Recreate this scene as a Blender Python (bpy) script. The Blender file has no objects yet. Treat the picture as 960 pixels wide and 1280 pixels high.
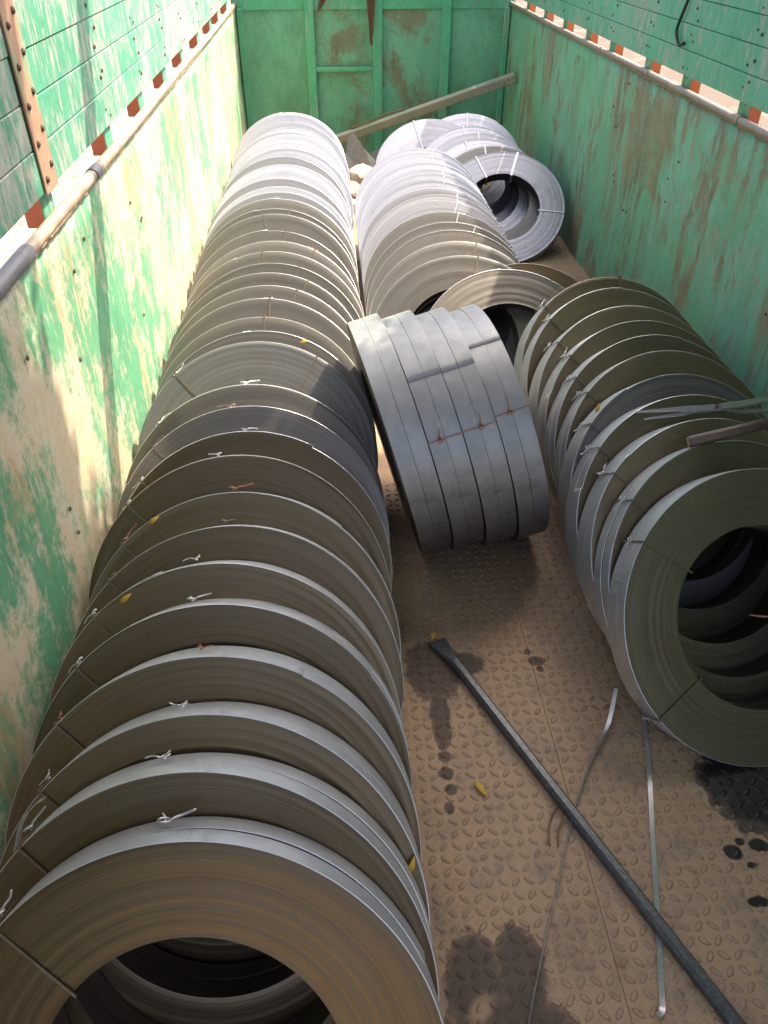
import bpy, bmesh, math, random
from mathutils import Vector, Matrix
random.seed(7)
S = bpy.context.scene
COL = S.collection
R_ = math.radians

# ------------------------------------------------------------------ camera, sky, sun, exposure
cam_d = bpy.data.cameras.new('camera'); cam = bpy.data.objects.new('camera', cam_d); COL.objects.link(cam)
cam_d.sensor_fit = 'VERTICAL'; cam_d.sensor_height = 24.0; cam_d.lens = 24.0 * 961.0 / 1280.0
cam_d.clip_start = 0.02; cam_d.clip_end = 2000
right = Vector((0.99776558, -0.06681198, 0.0)); up = Vector((0.04141028, 0.61841824, 0.78475733)); fwd = Vector((0.05243119, 0.78300386, -0.61980314))
m = Matrix((right, up, -fwd)).transposed().to_4x4(); m.translation = Vector((0, 0, 1.9))
cam.matrix_world = m
S.camera = cam

SUN = Vector((0.607, 0.30, 1.0)).normalized()
world = bpy.data.worlds.new('World'); S.world = world; world.use_nodes = True
wn = world.node_tree.nodes; wl = world.node_tree.links
bg = wn['Background']; sky = wn.new('ShaderNodeTexSky'); sky.sky_type = 'NISHITA'; sky.sun_disc = False
sky.sun_elevation = math.asin(SUN.z); sky.sun_rotation = math.atan2(SUN.x, SUN.y)
sky.altitude = 100; sky.air_density = 0.45; sky.dust_density = 7.0; sky.ozone_density = 1.0
wl.new(sky.outputs[0], bg.inputs[0]); bg.inputs[1].default_value = 0.15
sd = bpy.data.lights.new('sun', 'SUN'); sd.energy = 2.6; sd.angle = R_(0.53); sd.color = (1.0, 0.90, 0.74)
so = bpy.data.objects.new('sun', sd); COL.objects.link(so); so.rotation_euler = SUN.to_track_quat('Z', 'Y').to_euler()
so.location = (10, 10, 20)
S.view_settings.view_transform = 'Standard'; S.view_settings.look = 'None'
S.view_settings.exposure = 2.15; S.view_settings.gamma = 1.0; S.view_settings.use_curve_mapping = False
S.cycles.max_bounces = 8; S.cycles.use_denoising = True

# ------------------------------------------------------------------ node helpers
class NT:
    def __init__(s, name):
        s.m = bpy.data.materials.new(name); s.m.use_nodes = True
        s.t = s.m.node_tree; s.n = s.t.nodes; s.l = s.t.links
        s.b = s.n['Principled BSDF']; s._tc = None
    def link(s, a, b): s.l.new(a, b)
    def put(s, sock, v):
        if hasattr(v, 'is_output') or isinstance(v, bpy.types.NodeSocket): s.l.new(v, sock)
        elif isinstance(v, (tuple, list)) and len(v) == 3 and sock.type == 'RGBA': sock.default_value = (*v, 1)
        else: sock.default_value = v
    def co(s, kind='Object'):
        if s._tc is None: s._tc = s.n.new('ShaderNodeTexCoord')
        return s._tc.outputs[kind]
    def mapping(s, scale, loc=(0, 0, 0), vec=None):
        q = s.n.new('ShaderNodeMapping'); q.inputs['Scale'].default_value = scale; q.inputs['Location'].default_value = loc
        s.link(vec or s.co(), q.inputs['Vector']); return q.outputs[0]
    def noise(s, scale=5, detail=6, rough=.6, vec=None, dist=0.0):
        q = s.n.new('ShaderNodeTexNoise'); q.inputs['Scale'].default_value = scale; q.inputs['Detail'].default_value = detail
        q.inputs['Roughness'].default_value = rough; q.inputs['Distortion'].default_value = dist
        s.link(vec or s.co(), q.inputs['Vector']); return q.outputs[0]
    def ramp(s, fac, stops):
        q = s.n.new('ShaderNodeValToRGB'); e = q.color_ramp.elements
        while len(e) < len(stops): e.new(.5)
        for el, (p, c) in zip(e, stops):
            el.position = p; el.color = (c, c, c, 1) if not isinstance(c, (tuple, list)) else (*c, 1)
        s.link(fac, q.inputs[0]); return q.outputs[0]
    def mix(s, f, a, b, mode='MIX'):
        q = s.n.new('ShaderNodeMix'); q.data_type = 'RGBA'; q.blend_type = mode
        s.put(q.inputs[0], f); s.put(q.inputs[6], a); s.put(q.inputs[7], b); return q.outputs[2]
    def math(s, op, a, b=0.0, c=None, clamp=False):
        q = s.n.new('ShaderNodeMath'); q.operation = op; q.use_clamp = clamp
        s.put(q.inputs[0], a); s.put(q.inputs[1], b)
        if c is not None: s.put(q.inputs[2], c)
        return q.outputs[0]
    def sep(s, vec=None):
        q = s.n.new('ShaderNodeSeparateXYZ'); s.link(vec or s.co(), q.inputs[0]); return q.outputs
    def comb(s, x, y, z):
        q = s.n.new('ShaderNodeCombineXYZ'); s.put(q.inputs[0], x); s.put(q.inputs[1], y); s.put(q.inputs[2], z); return q.outputs[0]
    def rnd(s):
        q = s.n.new('ShaderNodeObjectInfo'); return q.outputs['Random']
    def bump(s, h, strength=.3, dist=.01):
        q = s.n.new('ShaderNodeBump'); q.inputs['Strength'].default_value = strength; q.inputs['Distance'].default_value = dist
        s.link(h, q.inputs['Height']); s.link(q.outputs[0], s.b.inputs['Normal'])
    def out(s, color=None, rough=None, metal=None, spec=None):
        if color is not None: s.put(s.b.inputs['Base Color'], color)
        if rough is not None: s.put(s.b.inputs['Roughness'], rough)
        if metal is not None: s.put(s.b.inputs['Metallic'], metal)
        if spec is not None: s.put(s.b.inputs['Specular IOR Level'], spec)
        return s.m

def simple(name, c, rough=.6, metal=0.0, var=.25, scale=30):
    t = NT(name); n = t.noise(scale, 5)
    col = t.mix(n, tuple(x * (1 - var) for x in c), tuple(min(1, x * (1 + var)) for x in c))
    t.bump(n, .15, .003)
    return t.out(col, rough, metal)

# ------------------------------------------------------------------ materials
def mat_paint(name, greens, wears, wear, soft=.05, rust=0.0, rust_c=((.10, .055, .032), (.25, .15, .09)), streak=(1, 7, 3), flecks=(1, 50, 11), fleck_amt=.0, seed=0.0, dirt=0.0, weights=(.5, .6, .45, .35)):
    """worn painted steel / timber; coordinates are the truck's metres, y along the bed, z up. wear = share-like threshold, lower is more worn"""
    t = NT(name)
    off = (seed, seed * 1.7, seed * .6); o2 = (seed + 9, 4 + seed, 2)
    iso = t.mapping((1, 1, 1), off)
    big = t.noise(1.5, 4, .6, t.mapping((1, 1, 1.1), off)); st = t.noise(1.0, 6, .65, t.mapping(streak, off), .5)
    md = t.noise(7, 7, .68, t.mapping((1, 1, .55), o2), .3); fl = t.noise(1.0, 5, .7, t.mapping(flecks, off), .2); sp = t.noise(34, 6, .7, iso)
    g = t.mix(t.ramp(big, [(.35, 0.), (.65, 1.)]), greens[0], greens[1])
    g = t.mix(t.ramp(md, [(.42, 0.), (.68, .85)]), g, greens[2])
    g = t.mix(t.math('MULTIPLY', t.ramp(sp, [(.35, 1.), (.55, 0.)]), .35), g, tuple(k * .6 for k in greens[0]))
    wt = sum(weights)
    sm = t.math('ADD', t.math('ADD', t.math('MULTIPLY', big, weights[0] / wt), t.math('MULTIPLY', st, weights[1] / wt)), t.math('ADD', t.math('MULTIPLY', md, weights[2] / wt), t.math('MULTIPLY', sp, weights[3] / wt)))
    wr = t.ramp(sm, [(wear, 0.), (wear + soft, 1.)])
    if fleck_amt > 0:
        ff = t.ramp(t.math('ADD', t.math('MULTIPLY', fl, .75), t.math('MULTIPLY', big, .25)), [(.58 - fleck_amt * .12, 0.), (.63 - fleck_amt * .12, 1.)])
        wr = t.math('MAXIMUM', wr, t.math('MULTIPLY', ff, .8))
    w1 = t.noise(2.6, 5, .62, t.mapping((1, 2.4, .8), (seed + 3, 1, 0)))
    wc = t.mix(t.ramp(w1, [(.38, 0.), (.62, 1.)]), wears[0], wears[1])
    wc = t.mix(t.ramp(sp, [(.42, 0.), (.66, .8)]), wc, wears[2])
    col = t.mix(wr, g, wc)
    if rust > 0:
        rn = t.noise(1.0, 8, .7, t.mapping((2, 2.8, 1.25), o2), .8); r2 = t.noise(1.0, 5, .6, t.mapping((3, 13, 1.0), o2), .3)
        rf = t.math('ADD', t.math('MULTIPLY', rn, .6), t.math('ADD', t.math('MULTIPLY', r2, .25), t.math('MULTIPLY', sp, .15)))
        rm = t.ramp(rf, [(.60 - rust * .14, 0.), (.66 - rust * .135, 1.)])
        rc = t.mix(t.ramp(md, [(.35, 0.), (.65, 1.)]), rust_c[0], rust_c[1])
        col = t.mix(t.math('MULTIPLY', rm, .8), col, rc)
    if dirt > 0:
        dn = t.noise(4.5, 7, .7, t.mapping((1, 1.4, .7), (seed + 5, 2, 0)), .5)
        col = t.mix(t.math('MULTIPLY', t.ramp(dn, [(.48, 0.), (.72, 1.)]), dirt), col, (.07, .06, .045))
    specks = t.ramp(t.noise(80, 3, .5, iso), [(.69, 0.), (.73, 1.)])
    col = t.mix(t.math('MULTIPLY', specks, .6), col, (.05, .04, .03))
    t.bump(t.math('ADD', t.math('MULTIPLY', wr, -.4), t.math('MULTIPLY', sp, .6)), .4, .004)
    return t.out(col, t.math('ADD', t.math('MULTIPLY', sp, .35), .40), 0.0, .3)

G = [(.06, .30, .17), (.08, .36, .21), (.05, .22, .13)]
M = {}
M['left_low'] = mat_paint('worn_green_paint_left', [(.10, .30, .16), (.16, .36, .20), (.07, .21, .12)], [(.46, .41, .29), (.46, .36, .21), (.50, .47, .38)], .475, .05, rust=.5, rust_c=((.30, .17, .08), (.46, .33, .19)), seed=1.3, streak=(1, 6, 2.2), fleck_amt=.5, flecks=(1, 34, 9))
M['right_low'] = mat_paint('worn_green_paint_right', [(.17, .45, .26), (.21, .49, .36), (.13, .37, .21)], [(.33, .31, .22), (.27, .22, .14), (.40, .38, .30)], .555, .05, rust=.82, rust_c=((.17, .10, .06), (.31, .21, .13)), seed=4.1, dirt=.18, streak=(1, 5, 2.2), fleck_amt=.25)
M['plank_l'] = mat_paint('green_plank_paint_left', [(.075, .28, .17), (.10, .32, .20), (.06, .22, .14)], [(.42, .41, .36), (.36, .34, .31), (.30, .25, .21)], .525, .05, streak=(1, 14, 5), fleck_amt=.75, flecks=(1, 38, 9), seed=2.2)
M['plank_r'] = mat_paint('green_plank_paint_right', [(.12, .40, .25), (.15, .45, .30), (.08, .32, .20)], [(.40, .43, .37), (.33, .38, .31), (.24, .22, .18)], .545, .05, streak=(1, 14, 5), fleck_amt=.65, flecks=(1, 30, 8), seed=6.4)
M['front'] = mat_paint('green_front_panel_paint', [(.16, .46, .28), (.20, .51, .33), (.12, .38, .22)], [(.24, .17, .11), (.15, .16, .09), (.32, .34, .27)], .565, .06, rust=.72, rust_c=((.16, .12, .07), (.27, .21, .125)), streak=(6, 2, 1.6), flecks=(40, 1, 9), fleck_amt=.05, seed=7.7, dirt=.35)
M['front_rib'] = mat_paint('green_rib_paint', [(.11, .46, .25), (.14, .50, .29), (.08, .37, .19)], [(.42, .43, .37), (.27, .24, .18), (.34, .35, .28)], .57, .05, streak=(9, 2, 2), flecks=(40, 1, 9), fleck_amt=.25, seed=3.1, dirt=.2)
M['post'] = mat_paint('green_post_paint', G, [(.40, .38, .32), (.33, .26, .18), (.3, .28, .22)], .53, .05, seed=8.8, fleck_amt=.4)
M['red'] = simple('red_oxide_primer', (.58, .15, .06), .6, 0, .2, 40)
M['strip'] = None
t = NT('rusty_flat_iron'); n1 = t.noise(6, 7, .7); n2 = t.noise(1., 6, .7, t.mapping((6, 20, 3)))
M['strip'] = t.out(t.mix(t.ramp(n2, [(.52, 0.), (.68, 1.)]), t.mix(n1, (.24, .12, .07), (.40, .25, .16)), (.16, .33, .19)), .65, 0.0)
t.bump(n1, .3, .004)
t = NT('worn_rail_pipe'); n1 = t.noise(5, 7, .7, t.mapping((2, 1.5, 2))); n2 = t.noise(60, 4, .6)
M['pipe'] = t.out(t.mix(t.ramp(n1, [(.42, 0.), (.6, 1.)]), t.mix(n2, (.34, .27, .18), (.46, .38, .28)), (.27, .20, .14)), .5, .15); t.bump(n2, .2, .002)
M['pipe_r'] = simple('dull_rail_pipe', (.30, .25, .21), .55, .2, .45, 14)
M['sleeve'] = simple('grey_pipe_sleeve', (.15, .15, .155), .5, .2, .3, 30)
M['bolt'] = simple('rusty_bolt', (.10, .06, .04), .7, .3, .4, 90)
M['weld'] = simple('rusty_weld_lip', (.30, .19, .10), .75, .1, .5, 120)

# rusty tread plate with oil stains
def mat_floor():
    t = NT('rusty_tread_plate')
    P = t.co()
    x, y, z = t.sep()
    n_big = t.noise(2.2, 6, .62); n_mid = t.noise(9, 7, .68); n_f = t.noise(70, 6, .7); n_v = t.noise(240, 3, .6)
    c = t.mix(t.ramp(n_big, [(.35, 0.), (.62, 1.)]), (.29, .178, .095), (.385, .25, .138))
    c = t.mix(t.ramp(n_mid, [(.40, 0.), (.66, .9)]), c, (.42, .255, .125))
    c = t.mix(t.ramp(n_mid, [(.30, .8), (.47, 0.)]), c, (.16, .115, .08))
    c = t.mix(t.math('MULTIPLY', t.ramp(n_f, [(.40, 0.), (.68, 1.)]), .6), c, (.42, .32, .21))
    c = t.mix(t.math('MULTIPLY', t.ramp(n_v, [(.60, 0.), (.72, 1.)]), .5), c, (.12, .075, .05))
    c = t.mix(t.math('MULTIPLY', t.ramp(n_v, [(.26, 1.), (.36, 0.)]), .4), c, (.48, .38, .27))
    c = t.mix(t.math('MULTIPLY', t.ramp(n_f, [(.30, 1.), (.42, 0.)]), .5), c, (.10, .06, .04))
    c = t.mix(t.ramp(t.noise(16, 5, .6, t.mapping((1, 1, 1), (3, 8, 0))), [(.62, 0.), (.74, .55)]), c, (.24, .09, .045))
    zz = t.math('MULTIPLY', z, 250.0)                     # darker round the foot of each lug, lighter on its crown
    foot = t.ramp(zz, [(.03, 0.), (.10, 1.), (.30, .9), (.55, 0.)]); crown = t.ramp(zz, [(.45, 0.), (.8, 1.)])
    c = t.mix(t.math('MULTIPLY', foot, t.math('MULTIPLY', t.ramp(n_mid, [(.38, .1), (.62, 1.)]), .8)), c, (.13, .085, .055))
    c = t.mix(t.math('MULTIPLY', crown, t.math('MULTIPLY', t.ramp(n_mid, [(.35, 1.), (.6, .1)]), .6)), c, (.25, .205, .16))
    blobs = [  # oil soaked into the plate: centre, radii, weight
        (.265, 1.585, .095, .13), (.36, 1.60, .075, .05), (.262, 1.40, .032, .12), (.257, 1.27, .022, .02), (.256, 1.215, .024, .022), (.262, 1.165, .018, .018), (.25, 1.11, .015, .02),
        (.597, 1.60, .028, .022), (.60, 1.565, .012, .012), (.575, 1.64, .013, .013),
        (1.14, 1.09, .19, .13), (1.28, 1.02, .25, .12), (1.02, 1.15, .08, .08), (.957, .942, .026, .022), (.985, .967, .013, .012), (1.03, .955, .03, .018), (.965, .815, .03, .014), (1.04, .83, .04, .03), (1.07, .90, .03, .02), (.99, .905, .013, .01),
        (.255, .665, .075, .14), (.36, .70, .06, .11), (.32, .56, .16, .10), (.20, .5, .12, .12)]
    m = None
    wob = t.math('MULTIPLY', t.math('SUBTRACT', t.noise(22, 8, .7, None, .4), .5), 2.4)
    for (bx, by, rx, ry) in blobs:
        dx = t.math('MULTIPLY', t.math('SUBTRACT', x, bx), 1 / rx); dy = t.math('MULTIPLY', t.math('SUBTRACT', y, by), 1 / ry)
        d = t.math('SUBTRACT', 1.0, t.math('SQRT', t.math('ADD', t.math('MULTIPLY', dx, dx), t.math('MULTIPLY', dy, dy))))
        m = d if m is None else t.math('MAXIMUM', m, d)
    mm = t.ramp(t.math('ADD', m, t.math('MULTIPLY', wob, .42)), [(-.0, 0.), (.06, .75), (.3, 1.)])
    pool = t.ramp(x, [(.88, 0.), (.92, 1.)])            # the fresh pool under the right-hand row is the blackest
    oil = t.mix(pool, t.mix(n_mid, (.034, .022, .016), (.060, .040, .030)), (.012, .010, .009))
    c = t.mix(t.math('MULTIPLY', mm, t.math('ADD', .82, t.math('MULTIPLY', pool, .16))), c, oil)
    r = t.math('SUBTRACT', t.math('ADD', .52, t.math('MULTIPLY', n_f, .25)), t.math('MULTIPLY', t.math('MULTIPLY', mm, pool), .3))
    t.bump(t.math('ADD', n_f, t.math('MULTIPLY', n_v, .5)), .25, .0025)
    return t.out(c, r, .12, .45)
M['floor'] = mat_floor()

def mat_face(name, c0, c1, rough=.40, metal=.85, line=.45):
    """cut edges of the wound strip: fine concentric windings in the coil's own frame (axis = local z)"""
    t = NT(name); x, y, z = t.sep()
    r = t.math('SQRT', t.math('ADD', t.math('MULTIPLY', x, x), t.math('MULTIPLY', y, y)))
    rv = t.comb(t.math('MULTIPLY', r, 1.0), t.math('MULTIPLY', t.rnd(), 40.0), 0.0)
    w1 = t.noise(420, 2, .6, rv); w2 = t.noise(60, 3, .6, rv); w3 = t.noise(14, 3, .5, rv)
    sm = t.noise(5, 5, .6); fl = t.noise(38, 5, .65)
    c = t.mix(t.ramp(w3, [(.3, 0.), (.7, 1.)]), c0, c1)
    c = t.mix(t.math('MULTIPLY', t.ramp(w1, [(.3, 1.), (.55, 0.)]), line), c, tuple(k * .45 for k in c0))
    c = t.mix(t.math('MULTIPLY', t.ramp(sm, [(.5, 0.), (.72, 1.)]), .35), c, (.15, .085, .04))
    c = t.mix(t.math('MULTIPLY', t.ramp(fl, [(.62, 0.), (.75, 1.)]), .3), c, (.05, .045, .04))
    hsv = t.n.new('ShaderNodeHueSaturation'); t.link(c, hsv.inputs['Color']); hsv.inputs['Value'].default_value = 1
    t.link(t.math('ADD', .82, t.math('MULTIPLY', t.rnd(), .36)), hsv.inputs['Value'])
    t.bump(t.math('ADD', w1, t.math('MULTIPLY', w2, .6)), .26, .0013)
    return t.out(hsv.outputs[0], t.math('ADD', rough - .08, t.math('MULTIPLY', fl, .18)), metal, .5)
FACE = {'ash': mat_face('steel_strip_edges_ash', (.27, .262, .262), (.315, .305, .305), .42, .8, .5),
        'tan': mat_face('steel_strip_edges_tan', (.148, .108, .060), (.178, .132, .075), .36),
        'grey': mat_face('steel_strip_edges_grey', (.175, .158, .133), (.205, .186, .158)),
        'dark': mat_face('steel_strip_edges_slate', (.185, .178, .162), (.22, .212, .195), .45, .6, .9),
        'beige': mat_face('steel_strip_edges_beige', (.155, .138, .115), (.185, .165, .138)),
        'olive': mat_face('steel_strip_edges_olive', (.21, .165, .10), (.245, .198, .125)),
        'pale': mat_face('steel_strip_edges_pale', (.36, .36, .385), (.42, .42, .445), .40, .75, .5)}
def mat_rim(name, c0, c1, rough=.36, metal=.8, smudge=0.0):
    t = NT(name)
    n1 = t.noise(9, 5, .6); n2 = t.noise(42, 6, .65, None, 1.2); n3 = t.noise(3, 3, .5)
    c = t.mix(t.ramp(n1, [(.35, 0.), (.65, 1.)]), c0, c1)
    c = t.mix(t.math('MULTIPLY', t.ramp(n2, [(.55, 0.), (.70, 1.)]), .35), c, tuple(min(1, k * 1.25) for k in c1))
    c = t.mix(t.math('MULTIPLY', t.ramp(t.noise(22, 6, .7, t.mapping((1, 1, .3), (4, 4, 4))), [(.60, 0.), (.74, 1.)]), .4), c, (.16, .14, .11))
    if smudge:
        xx, yy, zz = t.sep()                     # grease rubbed on while the coil was rolled along its lower edge
        low = t.ramp(t.math('ADD', t.math('MULTIPLY', yy, -1.0), t.math('MULTIPLY', t.noise(13, 6, .7, t.mapping((1, 1, .5))), .35)), [(.06, 0.), (.36, 1.)])
        c = t.mix(t.math('MULTIPLY', low, smudge), c, (.10, .085, .07))
        c = t.mix(t.math('MULTIPLY', t.ramp(t.noise(17, 6, .7, t.mapping((1, 1, .45), (7, 2, 1))), [(.56, 0.), (.64, 1.)]), t.math('MULTIPLY', low, .8)), c, (.03, .026, .022))
    t.bump(n2, .05, .002)
    return t.out(c, t.math('ADD', rough - .12, t.math('MULTIPLY', n2, .3)), metal, .5)
RIM = {'mid': mat_rim('soft_grey_strip_surface', (.36, .36, .355), (.45, .45, .445), .45, .7),
       'zinc': mat_rim('bright_strip_surface', (.58, .595, .60), (.68, .69, .69), .42),
       'dull': mat_rim('dull_strip_surface', (.31, .31, .295), (.42, .415, .39), .46, .6, .8)}
M['bore'] = simple('shaded_coil_bore', (.05, .043, .036), .5, .4, .4, 12)  # dark rusty brown, with the bore's deep shade put into the colour
M['strap'] = simple('tin_strapping', (.55, .54, .52), .35, .85, .3, 60)
M['strap_dark'] = simple('dull_tie_strap', (.17, .135, .095), .5, .6, .4, 60)
M['copper'] = simple('rusty_tie_wire', (.36, .17, .10), .45, .7, .4, 60)
M['leaf'] = simple('yellow_dry_leaf', (.55, .33, .03), .6, 0, .4, 60)
M['twig'] = simple('dry_twig', (.20, .12, .06), .8, 0, .4, 60)
M['bar'] = None
t = NT('forged_bar_steel'); n1 = t.noise(7, 6, .7); n2 = t.noise(90, 5, .7)
M['bar'] = t.out(t.mix(t.ramp(n2, [(.5, 0.), (.75, 1.)]), t.mix(n1, (.075, .085, .085), (.13, .135, .13)), (.26, .25, .24)), .42, .6); t.bump(n2, .3, .002)
t = NT('weathered_timber'); n1 = t.noise(1., 7, .7, t.mapping((3, 3, 30))); n2 = t.noise(9, 6, .7)
M['timber'] = t.out(t.mix(t.ramp(n2, [(.45, 0.), (.65, .8)]), t.mix(n1, (.24, .215, .17), (.42, .39, .32)), (.22, .30, .22)), .8, 0.0); t.bump(n1, .4, .004)
M['hammer'] = simple('rusty_steel_pipe', (.13, .09, .07), .5, .5, .5, 50)
M['ochre'] = simple('ochre_pipe_end', (.34, .20, .07), .7, 0, .4, 50)
M['blade'] = simple('bright_blade_steel', (.42, .43, .44), .35, .85, .35, 50)
M['grip'] = simple('olive_grip', (.14, .17, .10), .6, 0, .3, 50)
M['cord'] = simple('black_cord', (.012, .013, .012), .6, 0, .3, 50)
M['fibre'] = simple('brown_coir_fibre', (.13, .06, .035), .9, 0, .5, 80)
M['scrap'] = simple('grey_scrap_sheet', (.30, .31, .32), .5, .4, .4, 20)
M['stone'] = simple('sandy_rubble', (.38, .33, .27), .9, 0, .35, 25)
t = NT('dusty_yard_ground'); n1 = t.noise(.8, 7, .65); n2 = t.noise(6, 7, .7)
gx = t.sep()[0]; n1 = t.math('SUBTRACT', n1, t.math('MULTIPLY', t.ramp(t.math('MULTIPLY', t.math('ADD', gx, t.math('MULTIPLY', n2, 2.0)), .1), [(.13, 0.), (.30, 1.)]), .42)); M['ground'] = t.out(t.mix(t.ramp(n2, [(.4, 0.), (.7, 1.)]), t.mix(t.ramp(n1, [(.1, 0.), (.6, 1.)]), (.085, .062, .042), (.44, .37, .27)), (.10, .07, .05)), .95, 0.0); t.bump(n2, .5, .05)  # right-hand dirt is browner, and dimming there is painted into the colour
M['bark'] = simple('tree_bark', (.12, .09, .06), .9, 0, .4, 12)
M['leafgreen'] = simple('tree_leaf', (.06, .11, .03), .6, 0, .4, 3)

# ------------------------------------------------------------------ mesh helpers
def link(name, me, parent=None, mats=()):
    for k in mats: me.materials.append(k)
    o = bpy.data.objects.new(name, me); COL.objects.link(o)
    if parent is not None: o.parent = parent
    return o
def mesh(name, vs, fs, mi=None, smooth=False):
    me = bpy.data.meshes.new(name); me.from_pydata([tuple(v) for v in vs], [], fs); 
    if mi is not None: me.polygons.foreach_set('material_index', mi)
    if smooth: me.polygons.foreach_set('use_smooth', [True] * len(me.polygons))
    me.update(); return me
def empty(name, mat=None, parent=None):
    o = bpy.data.objects.new(name, None); COL.objects.link(o); o.empty_display_size = .1
    if mat is not None: o.matrix_world = mat
    if parent: o.parent = parent
    return o
def tag(o, label, cat, group=None):
    o['label'] = label; o['category'] = cat
    if group: o['group'] = group
    return o
def bevel_mesh(me, w, seg=1):
    bm = bmesh.new(); bm.from_mesh(me); bmesh.ops.bevel(bm, geom=bm.edges[:], offset=w, segments=seg, affect='EDGES'); bm.to_mesh(me); bm.free(); return me
def box(name, lo, hi, mat, parent=None, bev=0.0):
    x0, y0, z0 = lo; x1, y1, z1 = hi
    vs = [(x0, y0, z0), (x1, y0, z0), (x1, y1, z0), (x0, y1, z0), (x0, y0, z1), (x1, y0, z1), (x1, y1, z1), (x0, y1, z1)]
    fs = [(0, 3, 2, 1), (4, 5, 6, 7), (0, 1, 5, 4), (1, 2, 6, 5), (2, 3, 7, 6), (3, 0, 4, 7)]
    me = mesh(name, vs, fs)
    if bev: bevel_mesh(me, bev)
    return link(name, me, parent, [mat])
def tube_data(pts, rad, seg=8, cap=True, flat=1.0, upv=None):
    """tube along a polyline; rad a number or list; flat squashes it along its local up"""
    pts = [Vector(p) for p in pts]; n = len(pts); vs = []; fs = []
    prev = None
    for i, p in enumerate(pts):
        d = (pts[min(i + 1, n - 1)] - pts[max(i - 1, 0)]).normalized()
        u = prev if prev is not None else (Vector(upv) if upv else (Vector((0, 0, 1)) if abs(d.z) < .9 else Vector((0, 1, 0))))
        u = (u - d * u.dot(d)).normalized(); prev = u; v = d.cross(u)
        r = rad[i] if isinstance(rad, (list, tuple)) else rad
        for k in range(seg):
            a = 2 * math.pi * (k + .5) / seg
            vs.append(p + u * (math.sin(a) * r * flat) + v * (math.cos(a) * r))
    for i in range(n - 1):
        for k in range(seg):
            a = i * seg + k; b = i * seg + (k + 1) % seg
            fs.append((a, b, b + seg, a + seg))
    if cap:
        fs.append(tuple(range(seg))[::-1]); fs.append(tuple((n - 1) * seg + k for k in range(seg)))
    return vs, fs
def tube(name, pts, rad, mat, parent=None, seg=8, flat=1.0, smooth=True, upv=None):
    vs, fs = tube_data(pts, rad, seg, True, flat, upv)
    me = mesh(name, vs, fs, None, False)
    if smooth: me.polygons.foreach_set('use_smooth', [len(p.vertices) == 4 for p in me.polygons])
    return link(name, me, parent, [mat])
def curve_pts(ctrl, n=8):
    P = [Vector(p) for p in ctrl]; out = []
    for i in range(len(P) - 1):
        p0 = P[max(i - 1, 0)]; p1 = P[i]; p2 = P[i + 1]; p3 = P[min(i + 2, len(P) - 1)]
        for k in range(n):
            s = k / n
            out.append(.5 * ((2 * p1) + (p2 - p0) * s + (2 * p0 - 5 * p1 + 4 * p2 - p3) * s * s + (3 * p1 - p0 - 3 * p2 + p3) * s ** 3))
    out.append(P[-1]); return out

# ------------------------------------------------------------------ ground outside the truck
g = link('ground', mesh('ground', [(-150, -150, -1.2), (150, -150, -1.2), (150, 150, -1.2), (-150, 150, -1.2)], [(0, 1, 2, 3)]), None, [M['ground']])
g['kind'] = 'structure'

# ------------------------------------------------------------------ the truck body
LW, RW, Y0, Y1, TOP = -.75, 1.65, -.7, 8.0, 2.0
truck = empty('truck_bed')
tag(truck, 'open green truck bed with rusty tread plate floor and worn painted side walls', 'truck')
# floor: two tread plates that meet in a seam, with raised lozenges
SEAM = .578
floor = empty('floor', parent=truck)
def plate(x0, x1):
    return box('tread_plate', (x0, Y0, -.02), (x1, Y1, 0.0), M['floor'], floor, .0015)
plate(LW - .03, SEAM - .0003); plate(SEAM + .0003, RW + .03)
box('bed_frame', (LW - .06, Y0 + .01, -.16), (RW + .06, Y1 + .05, -.024), M['bolt'], floor)
vs, fs = [], []
pit = .0335
def lozenge(cx, cy, ang, L, W, H):
    b = len(vs); ca, sa = math.cos(ang), math.sin(ang)
    for ring, (f, h) in enumerate(((1.14, .0002), (1., .0008), (.5, H))):
        for k in range(8):
            a = 2 * math.pi * k / 8
            lx = L * math.cos(a) * f; ly = W * math.sin(a) * (f if ring < 2 else f * .9)
            if ring < 2 and k in (1, 3, 5, 7): lx *= .92
            vs.append((cx + lx * ca - ly * sa, cy + lx * sa + ly * ca, h))
    for k in range(8):
        fs.append((b + k, b + (k + 1) % 8, b + 8 + (k + 1) % 8, b + 8 + k)); fs.append((b + 8 + k, b + 8 + (k + 1) % 8, b + 16 + (k + 1) % 8, b + 16 + k))
    fs.append(tuple(b + 16 + k for k in range(8)))
rl = random.Random(3)
for px0, px1, ph in ((.02, SEAM - .02, 0), (SEAM + .02, RW - .01, 1)):
    ny = int((5.4 - .3) / pit); nx = int((px1 - px0) / pit)
    for j in range(ny):
        y = .3 + j * pit
        worn = math.exp(-((y - 1.44) / .075) ** 2)
        for i in range(nx + 1):
            x = px0 + i * pit
            H = .0042 * (1 - .72 * worn) * rl.uniform(.75, 1.1)
            if y > 2.6 and not (.95 < x): continue
            ang = R_(48) if (i + j + ph) % 2 else R_(-42)
            lozenge(x + rl.uniform(-.001, .001), y + rl.uniform(-.001, .001), ang + rl.uniform(-.06, .06), .0142, .0066, H)
lz = link('raised_lozenges', mesh('raised_lozenges', vs, fs, None, True), floor, [M['floor']]); lz['kind'] = 'stuff'

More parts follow.
